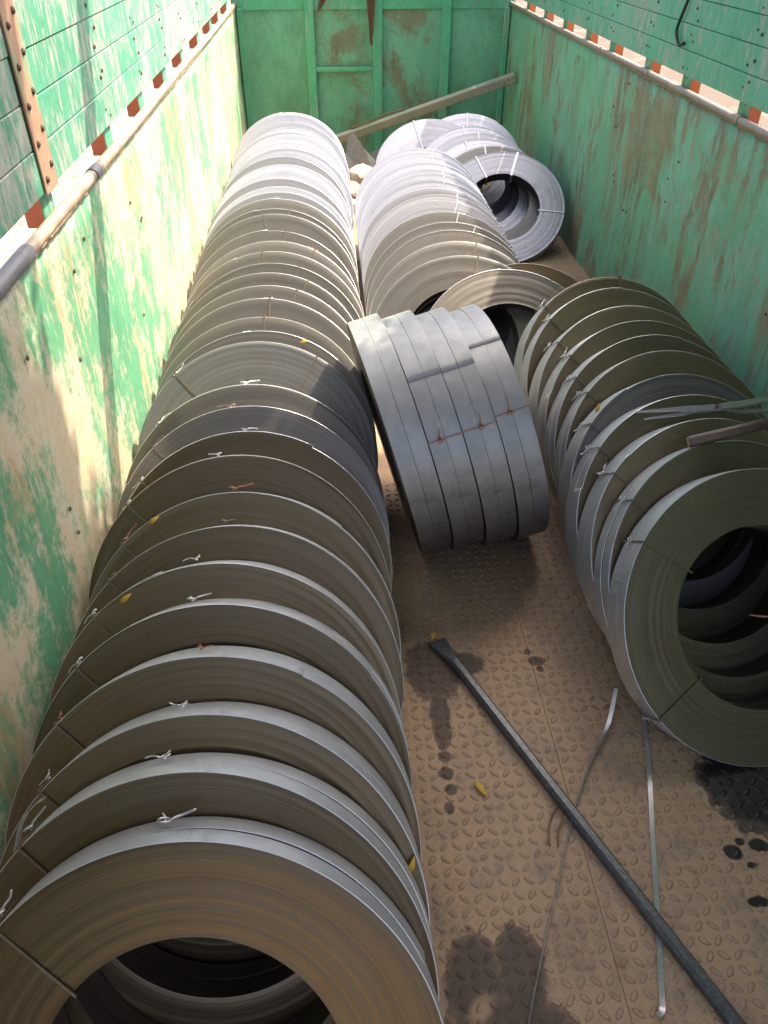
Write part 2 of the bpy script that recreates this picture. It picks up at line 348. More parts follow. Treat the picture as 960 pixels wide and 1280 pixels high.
bolt_me = None
def bolt_mesh():
    vs, fs = [], []
    for r, h in ((.0075, 0), (.0075, .003), (.004, .0055)):
        for k in range(8): vs.append((h, r * math.cos(k * math.pi / 4), r * math.sin(k * math.pi / 4)))
    for i in range(2):
        for k in range(8): fs.append((i * 8 + k, i * 8 + (k + 1) % 8, i * 8 + 8 + (k + 1) % 8, i * 8 + 8 + k))
    fs.append(tuple(16 + k for k in range(8)))
    me = mesh('bolt', vs, fs); me.materials.append(M['bolt']); return me
bolt_me = bolt_mesh()
def bolt(parent, x, y, z, side, s=1.0):
    o = bpy.data.objects.new('bolt', bolt_me); COL.objects.link(o); o.parent = parent
    o.location = (x, y, z); o.scale = (s, s, s)
    if side < 0: o.rotation_euler = (0, 0, math.pi)
    return o
def dented_panel(name, side, xin, z0, z1, mat, parent):
    """steel sheet with shallow dents, thickness .02 outwards; side +1 = inner face looks to +x"""
    ny, nz = 130, 16; vs, fs = [], []; rr = random.Random(int(xin * 100) + 5)
    dents = [(rr.uniform(Y0, Y1), rr.uniform(z0, z1), rr.uniform(.12, .5), rr.uniform(-.006, .006)) for _ in range(34)]
    for j in range(nz + 1):
        for i in range(ny + 1):
            y = Y0 + (Y1 - Y0) * i / ny; z = z0 + (z1 - z0) * j / nz
            d = sum(a * math.exp(-((y - dy) ** 2 + (z - dz) ** 2) / (s * s)) for dy, dz, s, a in dents)
            d += .0025 * math.sin(y * 10.1) * min(1, (z1 - z) * 4)
            vs.append((xin + side * (d - .004), y, z))
    for j in range(nz):
        for i in range(ny):
            a = j * (ny + 1) + i; q = (a, a + 1, a + ny + 2, a + ny + 1)
            fs.append(q if side > 0 else q[::-1])
    b = len(vs); xo = xin - side * .035
    vs += [(xo, Y0, z0), (xo, Y1, z0), (xo, Y1, z1), (xo, Y0, z1)]
    fs.append((b, b + 3, b + 2, b + 1) if side > 0 else (b, b + 1, b + 2, b + 3))
    top = [nz * (ny + 1) + i for i in range(ny + 1)]
    fs.append(tuple(top + [b + 2, b + 3]) if side > 0 else tuple((top + [b + 2, b + 3])[::-1]))
    me = mesh(name, vs, fs); me.polygons.foreach_set('use_smooth', [len(p.vertices) == 4 and i < nz * ny for i, p in enumerate(me.polygons)])
    return link(name, me, parent, [mat])

RP = .020                                 # rail pipe
posts_l = [.30, .92, 1.53, 2.165, 2.935, 3.565, 4.19, 4.79, 5.49, 6.17, 6.71, 7.37]
posts_r = [.35, .98, 1.6, 2.25, 2.70, 3.265, 3.88, 4.40, 5.02, 5.53, 6.11, 6.69, 7.3]
def side_wall(side, xin, mlow, mplank, mpipe, posts, name):
    W = empty(name, parent=truck)
    ZP, PL0, PH = (1.230, 1.303, .1045) if side > 0 else (1.222, 1.283, .098)      # rail height, underside and pitch of the planks
    RP = .0175 if side > 0 else .0145
    ZL = ZP - RP - .007
    xo = lambda d: xin - side * d          # d metres outwards from the inner face
    dented_panel('lower_panel', side, xin, 0.0, ZL, mlow, W)
    # pressed lip and weld bead under the rail, then the rail itself
    lo, hi = sorted((xin + side * .006, xo(.03)))
    box('lip', (lo, Y0, ZL + .0005), (hi, Y1, ZL + .0065), M['weld'], W)
    pts = []; n = 44
    for i in range(n + 1):
        y = Y0 + (Y1 - .02 - Y0) * i / n
        pts.append((xin + side * (.001 + .0022 * math.sin(y * 2.3)), y, ZP + .002 * math.sin(y * 1.7 + 1)))
    tube('rail_pipe', pts, RP, mpipe, W, 14)
    rw = random.Random(5); wv = [(xin + side * (.0095 + rw.uniform(-.002, .002)), Y0 + i * .02, ZL + .0075 + rw.uniform(-.0015, .0025)) for i in range(int((Y1 - Y0) / .02))]
    tube('weld_bead', wv, [rw.uniform(.002, .0042) for _ in wv], M['weld'], W, 5)
    sleeves = [(1.62, 1.94), (2.62, 2.69)] if side > 0 else [(3.28, 3.31), (4.35, 4.37), (5.2, 5.22)]
    for a, b in sleeves:
        k = [Vector((xin + side * (.001 + .0022 * math.sin(y * 2.3)), y, ZP + .002 * math.sin(y * 1.7 + 1))) for y in [a + (b - a) * q / 5 for q in range(6)]]
        tube('pipe_sleeve', k, RP + .0035, M['sleeve'] if side > 0 else M['pipe'], W, 14)
    for py in posts:
        lo, hi = sorted((xo(.016), xo(.07)))
        vs = [(lo, py, .02), (hi, py, .02), (hi, py + .10, .02), (lo, py + .10, .02), (lo, py, TOP + .01), (hi, py, TOP + .01), (hi, py + .10, TOP + .01), (lo, py + .10, TOP + .01)]
        lo2 = [(a, b, max(c, ZL + .0067)) for a, b, c in vs]
        f = [(0, 3, 2, 1), (4, 5, 6, 7), (0, 1, 5, 4), (1, 2, 6, 5), (2, 3, 7, 6), (3, 0, 4, 7)]
        inner = 5 if side > 0 and lo == xo(.066) else 3
        inner = 3 if side > 0 else 5
        mi = [1] * 6; mi[inner] = 0
        me = mesh('post', lo2, f, mi); bevel_mesh(me, .003); link('post', me, W, [M['post'], M['red']])
    lo, hi = sorted((xo(.0118), xo(.0152)))
    box('seam_light_blocker', (lo, Y0, PL0 + .01), (hi, Y1 - .02, TOP), M['bolt'], W)  # unseen dark sheet, added to block light through the plank seams
    cut = 2.235 if side > 0 else 2.31
    for k in range(7):
        z0 = PL0 + k * PH; z1 = z0 + PH - .0025
        for a, b in ((Y0, cut - .002), (cut + .002, Y1 - .02)):
            lo, hi = sorted((xo(.0 + .0015 * ((k * 7 + (a > 0) * 3) % 3)), xo(.0115)))
            box('plank', (lo, a, z0), (hi, b, z1), mplank, W, .002)
        if k < 4:
            for py in posts:
                if py < 1.7: continue
                for q in (.03, .07): bolt(W, xin + side * .0, py + q + random.uniform(-.012, .012), (z0 + z1) / 2 + random.uniform(-.03, .03), side, random.uniform(.6, .95))
    if side > 0:
        lo, hi = xin + .0015, xin + .0075
        vsx = box('riveted_strip', (lo, 2.16, PL0 - .004), (hi, 2.27, TOP), M['strip'], W, .0015)
        for k in range(7):
            for q, dz in ((2.185, .0), (2.245, .025)):
                bolt(W, xin + .0075, q, PL0 + .03 + k * .086 + dz, side, 1.15)
        for k in range(10):
            bolt(W, xin - .001 , random.uniform(1.5, 3.2), random.uniform(.5, 1.15), side, .9)
    else:
        for k in range(12): bolt(W, xin + .001, random.uniform(2.2, 5.5), random.uniform(.5, 1.15), side, .8)
    lo, hi = sorted((xo(.075), xin + side * .004))
    box('top_rail', (lo, Y0, TOP + .012), (hi, Y1, TOP + .04), M['post'], W, .004)
    return W
side_wall(1, LW, M['left_low'], M['plank_l'], M['pipe'], posts_l, 'side_wall')
side_wall(-1, RW, M['right_low'], M['plank_r'], M['pipe_r'], posts_r, 'side_wall')
# front wall
FW = empty('front_wall', parent=truck)
for a, b in ((LW, -.163), (-.163, .43), (.43, 1.04), (1.04, RW)):
    vs, fs = [], []; n = 10
    for j in range(n + 1):
        for i in range(n + 1):
            x = a + (b - a) * i / n; z = 1.19 * j / n
            vs.append((x, Y1 - .03 + .007 * math.sin(math.pi * i / n) * math.sin(math.pi * j / n) * math.sin(3 * x + 1), z))
    for j in range(n):
        for i in range(n):
            q = j * (n + 1) + i; fs.append((q, q + 1, q + n + 2, q + n + 1))
    link('panel', mesh('panel', vs, fs, None, True), FW, [M['front']])
box('upper_sheet', (LW, Y1 - .045, 1.187), (RW, Y1 - .03, TOP), M['front_rib'], FW, .002)
box('backing', (LW - .04, Y1 - .02, 0), (RW + .04, Y1 + .02, TOP), M['front'], FW)
for x in (-.163, .432, 1.04):
    box('rib', (x, Y1 - .085, .0), (x + .082, Y1 - .036, TOP - .02), M['front_rib'], FW, .006)
box('cross_bar', (-.079, Y1 - .075, .715), (.430, Y1 - .036, .75), M['front_rib'], FW, .005)
for x, s in ((LW, 1), (RW, -1)):           # corner angles
    lo, hi = sorted((x + s * .004, x + s * .055))
    box('corner_angle', (lo, Y1 - .07, 0), (hi, Y1 - .0335, 1.2), M['front_rib'], FW, .005)
# flat bar that spans the body from wall top to wall top (its shadow is the slanted stripe on the left wall)
cp = box('cross_plank', (-1.47, -.06, 0), (1.47, .06, .022), M['timber'], truck, .002); cp.location = (.45, 2.514, TOP + .042); cp.rotation_euler = (0, 0, math.atan(-.56))

# ------------------------------------------------------------------ coils
def basis(th, psi):
    th, psi = R_(th), R_(psi)
    h = Vector((math.sin(psi), math.cos(psi), 0)); s = Vector((math.cos(psi), -math.sin(psi), 0)); zz = Vector((0, 0, 1))
    return s, math.sin(th) * h + math.cos(th) * zz, math.cos(th) * h - math.sin(th) * zz
def coil_matrix(x, y, th, psi, Rr, lift=0.0):
    s, t_, n_ = basis(th, psi)
    # local x = s, y = t, z = n ; (s, t, n) is left-handed for this choice, so flip x
    c = Vector((x, y, lift)) + t_ * Rr
    M4 = Matrix((-s, t_, n_)).transposed().to_4x4(); M4.translation = c
    return M4
def ring_mesh(Rr, ri, z0, z1, a0, rg, seg, nface, step=.0035, ch=.0015):
    vs, fs, mi = [], [], []
    ang = [a0 + 2 * math.pi * k / seg for k in range(seg)] + [a0 + 2 * math.pi - .004, a0 + 2 * math.pi]
    wob = rg.uniform(0, 6.28); ecc = rg.uniform(.0, .0016)
    radii = [ri + (Rr - ch - ri) * k / nface for k in range(nface + 1)]
    dish = rg.uniform(-.0025, .002)
    zf = [rg.uniform(-.0007, .0007) + dish * (k / nface) for k in range(nface + 1)]
    zf[-1] = abs(zf[-1]) * .3
    zb = [rg.uniform(-.0006, .0006) for k in range(nface + 1)]; zb[-1] = 0
    strips = [(0, [(r, z0 + .0012 + z) for r, z in zip(radii, zf)][::-1]),
              (1, [(Rr, z0 + .0012 + ch * .7), (Rr - ch, z0 + .0012 + zf[-1])]),
              (1, [(Rr, z1 - .0012 - ch * .7), (Rr + .0003, (z0 + z1) / 2), (Rr, z0 + .0012 + ch * .7)]),
              (1, [(Rr - ch, z1 - .0012), (Rr, z1 - .0012 - ch * .7)]),
              (0, [(r, z1 - .0012 + z) for r, z in zip(radii, zb)]),
              (2, [(ri, z0 + .0012 + zf[0]), (ri, z1 - .0012 + zb[0])])]
    for mat, prof in strips:
        b = len(vs); n = len(prof)
        for q, a in enumerate(ang):
            f = min(1.0, q / seg); ca, sa = math.cos(a), math.sin(a)
            for (r, z) in prof:
                w = max(0, (r - ri) / (Rr - ri)) ** 6
                rr = r + (step * (f if q < len(ang) - 1 else 0) - step) * w + ecc * math.sin(3 * a + wob) * w
                if mat == 2 or r == ri: rr = r + .004 * math.sin(2 * a + wob) * .4
                vs.append((rr * ca, rr * sa, z))
        for q in range(len(ang) - 1):
            for k in range(n - 1):
                i = b + q * n + k; fs.append((i, i + n, i + n + 1, i + 1)); mi.append(mat)
    return mesh('coil_ring', vs, fs, mi, True)
def strap_mesh(Rr, ri, w, a, bw, th=.0012):
    o = .0016; P = [(ri - o, -o), (Rr + o, -o), (Rr + o, w + o), (ri - o, w + o)]; Q = [(ri - o - th, -o - th), (Rr + o + th, -o - th), (Rr + o + th, w + o + th), (ri - o - th, w + o + th)]
    e = Vector((math.cos(a), math.sin(a), 0)); tt = Vector((-math.sin(a), math.cos(a), 0)); vs, fs = [], []
    for (r, z), (r2, z2) in zip(P, Q):
        for rr, zz2 in ((r, z), (r2, z2)):
            for sgn in (-.5, .5): 
                p = e * rr + tt * (bw * sgn); vs.append((p.x, p.y, zz2))
    for k in range(4):
        i = k * 4; j = ((k + 1) % 4) * 4
        fs += [(i + 2, i + 3, j + 3, j + 2), (i, j, j + 1, i + 1), (i, i + 2, j + 2, j), (i + 1, j + 1, j + 3, i + 3)]
    return mesh('strap', vs, fs)
def knot_mesh(Rr, w, a, rg, size=1.0):
    """twisted wire ends on the rim"""
    e = Vector((math.cos(a), math.sin(a), 0)); tt = Vector((-math.sin(a), math.cos(a), 0)); zz = Vector((0, 0, 1))
    O = e * (Rr + .004) + zz * (w * rg.uniform(.3, .6)); V, F = [], []
    def add(ctrl, rad):
        vs, fs = tube_data(curve_pts(ctrl, 5), rad, 6); b = len(V)
        V.extend(vs); F.extend(tuple(i + b for i in f) for f in fs)
    k = size; s1 = rg.choice((-1, 1))
    loop = [O + tt * (.012 * k * math.cos(q) * s1) + zz * (.010 * k * math.sin(q)) + e * (.004 + .006 * k * abs(math.sin(q * .5))) for q in [0, 1, 2, 3, 4, 5, 6, 7]]
    add(loop, .0024 * k)
    add([O, O + tt * .018 * s1 * k + e * .010 * k, O + tt * .035 * s1 * k + e * .012 * k + zz * .006 * k, O + tt * rg.uniform(.045, .065) * s1 * k + e * rg.uniform(.004, .022) * k + zz * .004], [.0026 * k] * 15 + [.0016 * k])
    add([O, O + zz * .012 * k + e * .006, O + zz * .022 * k + e * rg.uniform(.006, .014) - tt * .008 * s1 * k], .0024 * k)
    return mesh('knot', V, F, None, True)

coil_no = [0]
def make_coil(x, y, th, psi, Rr, ri, w, label, group, face='tan', rim='zinc', straps=((100, .008),), knots=(0,), seg=112, nface=22, rings=2, lift=0.0, a0=None, smat='strap_dark', kmat='strap', ksize=1.0, gap=.0022, shift=.004, tail=.0035, ch=.0015):
    coil_no[0] += 1; rg = random.Random(coil_no[0] * 17 + 3)
    root = empty('steel_coil', coil_matrix(x, y, th, psi, Rr, lift))
    tag(root, label, 'steel coil', group)
    for k in range(rings):
        z0 = w * k / rings + (gap / 2 if k else 0); z1 = w * (k + 1) / rings - (gap / 2 if k < rings - 1 else 0)
        R2 = Rr - (rg.uniform(0, shift) if k else 0)
        aa = R_(a0 if not isinstance(a0, (list, tuple)) else a0[k]) if a0 is not None else rg.uniform(0, 6.28)
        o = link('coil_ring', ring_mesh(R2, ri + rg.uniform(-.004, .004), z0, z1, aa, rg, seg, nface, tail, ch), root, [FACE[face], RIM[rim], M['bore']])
    for q, (ang, bw) in enumerate(straps):
        a = R_(180 - ang)           # local x is flipped
        if bw == 0:                 # a wire tie with no strap across the face
            link('wire_tie', knot_mesh(Rr, w, a, rg, ksize), root, [M[kmat]]); continue
        o = link('strap', strap_mesh(Rr, ri - .004, w, a, bw), root, [M[smat]])
        if q in knots: link('knot', knot_mesh(Rr, w, a, rg, ksize), o, [M[kmat]])
    return root
ORD = ['first', 'second', 'third', 'fourth', 'fifth', 'sixth', 'seventh', 'eighth', 'ninth', 'tenth', 'eleventh', 'twelfth', 'thirteenth', 'fourteenth', 'fifteenth', 'sixteenth', 'seventeenth', 'eighteenth', 'nineteenth', 'twentieth']

# --- long row along the left wall, leaning back like fallen dominoes
LEFT = [0.172, 0.296, 0.431, 0.566, 0.721, 0.868, 0.996, 1.141, 1.305, 1.445, 1.58, 1.719, 2.031, 2.138, 2.275, 2.422, 2.597, 2.713, 2.827, 2.967, 3.117, 3.289, 3.513, 3.606, 3.765, 3.891, 4.015, 4.16, 4.494, 4.686, 4.87, 5.064, 5.295, 5.417, 5.647, 5.979]
LTH = [36, 36, 36, 36, 36.5, 36.5, 37, 37, 38, 38, 39, 39, 39, 39, 40, 40, 40, 40, 40, 40, 40, 40, 40, 40, 40, 40, 40, 40, 40, 40, 40, 40, 40, 40, 40, 40]
rc = random.Random(11)
NL = len(LEFT)
for i, y in enumerate(LEFT):
    nxt = LEFT[i + 1] if i + 1 < NL else y + .14
    w = min(.112, (nxt - y) * math.cos(R_(LTH[i])) - .004)
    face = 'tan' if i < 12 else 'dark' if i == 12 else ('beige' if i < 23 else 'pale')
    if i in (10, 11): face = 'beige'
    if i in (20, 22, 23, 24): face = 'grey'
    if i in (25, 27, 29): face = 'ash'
    if i == 0: lab = 'nearest steel strip coil of the long left row, its open bore facing the camera'
    elif i == 12: lab = 'slate grey steel coil with bright concentric lines, midway along the left row'
    elif i == NL - 1: lab = 'farthest pale steel coil of the left row, its rounded top against the front wall'
    elif i < 18: lab = f'steel strip coil leaning in the left row, {ORD[i]} from the camera end'
    else: lab = f'sunlit steel strip coil in the left row, {ORD[NL - 1 - i]} from the front wall end'
    a1 = 96 + rc.uniform(-3, 5); a2 = 137 + rc.uniform(-3, 3)
    st = [(a1, 0), (a2, .0045), (330, .0045)] if i < 14 else ([(80 + rc.uniform(-20, 20), .006)] if i < 24 else [])
    kn = (0, 1) if i < 13 else ((0,) if i in (15, 20) else ())
    if i in (12,): kn = (1,); st = [(60, .006), (133, .008)]
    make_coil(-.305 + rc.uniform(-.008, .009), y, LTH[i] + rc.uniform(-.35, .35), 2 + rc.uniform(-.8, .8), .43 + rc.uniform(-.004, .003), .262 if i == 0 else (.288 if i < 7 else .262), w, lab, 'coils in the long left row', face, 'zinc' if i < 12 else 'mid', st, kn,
              seg=144 if i < 6 else (112 if i < 14 else 80), nface=26 if i < 14 else 12, smat='strap_dark', kmat=rc.choice(('strap', 'strap', 'strap_dark', 'copper')), ksize=rc.uniform(.5, .95), tail=rc.uniform(.002, .007))
# loose strap end curling off the second coil towards the wall
def strap_tail(root, Rr, w, ang):
    a = R_(180 - ang); e = Vector((math.cos(a), math.sin(a), 0)); tt = Vector((math.sin(a), -math.cos(a), 0)); zz = Vector((0, 0, 1)); V, F = [], []
    prof = [(0, .003), (.02, .010), (.045, .022), (.075, .028), (.11, .026), (.125, .020)]
    for tl, rr in prof:
        p = e * (Rr + rr) - tt * tl + zz * (w * .35 - tl * .25)
        for q in (-.010, .010): V += [p + zz * q, p + zz * q + e * .0012]
    for i in range(len(prof) - 1):
        b = i * 4; F += [(b, b + 4, b + 6, b + 2), (b + 1, b + 3, b + 7, b + 5), (b, b + 1, b + 5, b + 4), (b + 2, b + 6, b + 7, b + 3)]
    link('strap_tail', mesh('strap_tail', V, F), root, [M['strap']])
strap_tail([o for o in COL.objects if o.get('label', '').startswith('steel strip coil leaning in the left row, second')][0], .43, .1, 139)
# --- short middle row behind the bundle
MID = [2.960, 3.150, 3.318, 3.444, 3.616, 3.816, 3.937, 4.064, 4.213, 4.37, 4.536, 4.633, 4.793, 4.984]
for i, y in enumerate(MID):
    nxt = MID[i + 1] if i + 1 < len(MID) else y + .14
    w = min(.105, (nxt - y) * math.cos(R_(44)) - .005)
    lab = 'front coil of the middle row, beige face with dark vertical strap and half-hidden bore' if i == 0 else (
        'last coil of the middle row, topmost pale arc in front of the white one' if i == len(MID) - 1 else f'steel coil in the sunlit middle row, {ORD[i]} from its near end')
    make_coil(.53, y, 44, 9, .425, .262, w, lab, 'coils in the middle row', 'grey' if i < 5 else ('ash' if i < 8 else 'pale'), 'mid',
              [(82 - 3 * (i % 4), .007), (35, .006)], (0,) if i in (2, 4, 5) else (), seg=96, nface=14, smat='strap_dark' if i < 3 else 'strap', ksize=.8)
# --- coil lying low in front of the middle row
make_coil(.784, 2.81, 46.4, 0, .425, .259, .06, 'beige coil leaning low behind the strapped bundle, half in shadow', 'coils behind the bundle', 'grey', 'zinc', [(47, .008), (190, .008)], (), rings=1)
make_coil(.90, 2.93, 45, -3, .41, .262, .06, 'coil mostly hidden behind the low beige coil, only its inner edge showing', 'coils behind the bundle', 'tan', 'dull', [(150, .008)], (), rings=1)
# --- cluster in the far right
RB = [(1.114, 5.042, 49.0, 9.7, .08, 'blue-grey coil at the far right showing its wide open bore', 'pale'), (1.09, 5.175, 48, 7, .08, 'coil just behind the open-bored blue-grey coil at the far right, with dark upper arc', 'dark'),
      (1.062, 5.33, 47, 5, .09, 'third pale coil back in the far right cluster', 'pale'), (1.05, 5.48, 46, 5, .09, 'fourth pale coil back in the far right cluster', 'pale'),
      (1.028, 5.66, 45, 5, .09, 'fifth pale coil back in the far right cluster, below the rearmost arc', 'pale'),
      (.746, 5.93, 45, 5, .09, 'white sunlit coil standing behind the middle row, left of the far right cluster', 'pale'), (1.06, 6.10, 45, 5, .1, 'rearmost blue-white coil of the far right cluster, near the right wall', 'pale')]
for i, (x, y, th, ps, w, lab, fc) in enumerate(RB):
    make_coil(x, y, th, ps, .425, .19 if i == 5 else .252, w, lab, 'coils in the far right cluster', fc, 'mid', [(78, .016), (-4, .006), (118, .01)] if i == 0 else [(90 + 9 * (i % 3), .008)], (), seg=112, nface=18, smat='strap', rings=1 if i in (0, 1) else 2)
# --- strapped bundle standing on edge in the middle
BX = [(.254, 2.300), (.367, 2.316), (.480, 2.332), (.593, 2.348)]
BL = ['leftmost coil of the strapped bundle standing on edge mid-floor', 'second coil from the left in the bundle standing on edge, with rusty wire tie',
      'third coil from the left in the bundle standing on edge, with rusty wire tie', 'rightmost coil of the bundle standing on edge mid-floor']
for i, (x, y) in enumerate(BX):
    make_coil(x, y, -14.0, 82, .425, .262, .1085, BL[i], 'coils of the upright bundle', 'tan', 'dull', [((-60, 31, 34, 39)[i], .004)], () if i == 0 else (0,), seg=128, nface=12,
              a0=[180 - a for a in ((-24, -24), (58, 58), (61, 61), (72, 72))[i]], smat='copper', kmat='copper', ksize=.75, gap=-.0018, shift=.0, tail=.0035, ch=.0004)
# --- right-hand row
RIGHT = [(1.207, 1.18), (1.208, 1.328), (1.194, 1.457), (1.19, 1.602), (1.204, 1.742), (1.228, 1.915), (1.225, 2.038), (1.224, 2.171), (1.221, 2.307), (1.222, 2.486), (1.225, 2.608)]
for i, (x, y) in enumerate(RIGHT):
    nxt = RIGHT[i + 1][1] if i + 1 < len(RIGHT) else y + .14
    w = min(.106, (nxt - y) * math.cos(R_(38.6)) - .005)
    lab = 'nearest coil of the right row, big dark bore facing the camera' if i == 0 else ('slate grey faced coil in the right row beneath the shears' if i == 4 else (
        'farthest coil of the right row, with a short white strap on top' if i == len(RIGHT) - 1 else f'olive grey steel coil in the right row, {ORD[i]} from the camera'))
    make_coil(x, y, 38.6, -10, .42, .257 if i in (0,) or i > 5 else .282, w, lab, 'coils in the right row', 'dark' if i == 4 else 'olive', 'zinc', [(139 - i * .9 + rc.uniform(-2, 2), .005), (212, .006)] + ([(78, .012)] if i == 10 else []),
              (0, 1) if i < 9 else (0,), seg=144 if i < 5 else 112, nface=26 if i < 5 else 16, smat='strap_dark', ksize=rc.uniform(.55, .8))

# ------------------------------------------------------------------ loose things on the floor
def prism(name, ctrl, shape, mat, parent=None):
    return None
# chisel-ended pry bar
A = Vector((.286, 1.700, .0)); B = Vector((.835, .47, .0)); d = (B - A).normalized(); sd_ = Vector((-d.y, d.x, 0)); uz = Vector((0, 0, 1))
L = (B - A).length
sec = []
for tpos, hw, zb, zt in ((0, .031, .004, .008), (.01, .031, .003, .012), (.06, .024, .0022, .022), (.11, .0165, .0022, .031), (.16, .0155, .0022, .033), (L * .5, .0155, .0022, .033), (L, .0155, .0022, .033)):
    sec.append((tpos, hw, zb, zt))
vs, fs = [], []
for tpos, hw, zb, zt in sec:
    c = A + d * tpos; ch = min(hw, (zt - zb) * .5) * .5
    for sx, z in ((-hw, zb + ch * .6), (-hw + ch, zb), (hw - ch, zb), (hw, zb + ch * .6), (hw, zt - ch), (hw - ch, zt), (-hw + ch, zt), (-hw, zt - ch)):
        vs.append(c + sd_ * sx + uz * z)
for i in range(len(sec) - 1):
    for k in range(8): fs.append((i * 8 + k, i * 8 + (k + 1) % 8, i * 8 + 8 + (k + 1) % 8, i * 8 + 8 + k))
fs.append(tuple(range(8))[::-1]); fs.append(tuple((len(sec) - 1) * 8 + k for k in range(8)))
me = mesh('pry_bar', vs, fs); bm = bmesh.new(); bm.from_mesh(me); bmesh.ops.recalc_face_normals(bm, faces=bm.faces); bm.to_mesh(me); bm.free()
tag(link('pry_bar', me, None, [M['bar']]), 'long dark steel pry bar with chisel end lying diagonally on the floor', 'pry bar')
# loose strapping
def ribbon(name, ctrl, wd, mat, twist=None, th=.0008, n=10):
    P = curve_pts(ctrl, n); vs, fs = [], []
    for i, p in enumerate(P):
        dd = (P[min(i + 1, len(P) - 1)] - P[max(i - 1, 0)]).normalized(); sdv = Vector((-dd.y, dd.x, 0)).normalized()
        f = i / (len(P) - 1); a = twist(f) if twist else 0.0
        s2 = sdv * math.cos(a) + uz * math.sin(a); nn = dd.cross(s2).normalized()
        w2 = (wd(f) if callable(wd) else wd) / 2
        for q, h in ((-1, -1), (1, -1), (1, 1), (-1, 1)): vs.append(p + s2 * (w2 * q) + nn * (th * h))
    for i in range(len(P) - 1):
        for k in range(4): fs.append((i * 4 + k, i * 4 + (k + 1) % 4, i * 4 + 4 + (k + 1) % 4, i * 4 + 4 + k))
    fs.append((3, 2, 1, 0)); e = (len(P) - 1) * 4; fs.append((e, e + 1, e + 2, e + 3))
    return link(name, mesh(name, vs, fs), None, [mat])
o = ribbon('steel_strap', [(.802, 1.447, .035), (.745, 1.33, .022), (.672, 1.231, .012), (.584, 1.089, .008), (.503, .92, .006), (.424, .755, .006), (.352, .596, .008), (.33, .50, .012)],
           lambda f: .012, M['strap'], lambda f: .2 + 1.1 * min(1, max(0, (f - .12) * 5)))
tag(o, 'thin curved steel strap crossing under the pry bar, its twisted tip near the right coil', 'steel strap')
o = ribbon('steel_strap', [(.880, 1.42, .05), (.866, 1.375, .014), (.825, 1.200, .0065), (.762, .987, .0065), (.690, .737, .0065), (.657, .625, .0065), (.648, .600, .008), (.632, .589, .014)],
           .0125, M['strap'], lambda f: .15 * math.sin(f * 9))
tag(o, 'straight shiny steel strap on the floor running from the right coil under the pry bar', 'steel strap')
tag(tube('tie_wire', curve_pts([(.845, 1.47, .02), (.862, 1.43, .012), (.873, 1.405, .02), (.865, 1.385, .03), (.85, 1.39, .022), (.86, 1.41, .012)], 5), .003, M['twig'], None, 6), 'short bent tie wire at the foot of the nearest right coil', 'wire')
for ctrl, lab in (([(.555, 1.118, .008), (.512, 1.06, .006), (.494, 1.01, .01), (.493, .985, .006)], 'crooked brown twig on the floor beside the pry bar, the left one of two'),
                  ([(.548, 1.10, .007), (.541, 1.055, .009), (.522, 1.02, .006), (.514, .985, .007)], 'crooked brown twig on the floor beside the pry bar, the right one of two')):
    tag(tube('twig', curve_pts(ctrl, 5), [.003] * 15 + [.0022], M['twig'], None, 6), lab, 'twig', 'twigs by the pry bar')
for k, (px_, py_, pa, pl) in enumerate(((.33, 1.01, 20, .03), (.72, .83, 70, .022), (.50, 1.28, 130, .026), (.68, 1.63, 15, .035))):
    dx_, dy_ = math.cos(R_(pa)) * pl / 2, math.sin(R_(pa)) * pl / 2
    tag(tube('straw_bit', [(px_ - dx_, py_ - dy_, .0055), (px_, py_, .0068), (px_ + dx_, py_ + dy_, .0055)], [.0016, .002, .0012], M['stone'], None, 5), ('pale straw bit left of the pry bar, below the leaf', 'pale straw bit right of the lower end of the pry bar', 'pale straw bit just left of the middle of the pry bar', 'pale straw bit on the floor in front of the right row')[k], 'straw', 'straw bits on the floor')
def leaf(pos, ang, Ls, Wd, label, tilt=(0, 0), mat='leaf'):
    vs, fs = [], []; n = 6
    for i in range(n + 1):
        f = i / n; wv = Wd * math.sin(math.pi * f ** .8) * .5 + .0004; cz = .006 * math.sin(f * 3.1)
        for q in (-1, 0, 1): vs.append(((f - .5) * Ls, wv * q, cz + abs(q) * wv * .35 + .0018))
    for i in range(n):
        for k in range(2): a = i * 3 + k; fs.append((a, a + 3, a + 4, a + 1))
    me = mesh('leaf', vs, fs, None, True)
    o = link('leaf', me, None, [M[mat]]); md = o.modifiers.new('solid', 'SOLIDIFY'); md.thickness = .0006
    o.location = pos; o.rotation_euler = (tilt[0], tilt[1], ang)
    return tag(o, label, 'leaf', 'dry yellow leaves')
leaf((.342, 1.158, .0025), R_(-60), .055, .018, 'dry yellow leaf lying alone on the open floor')
leaf((.279, 1.725, .004), R_(75), .04, .02, 'dry yellow leaf at the chisel tip of the pry bar')
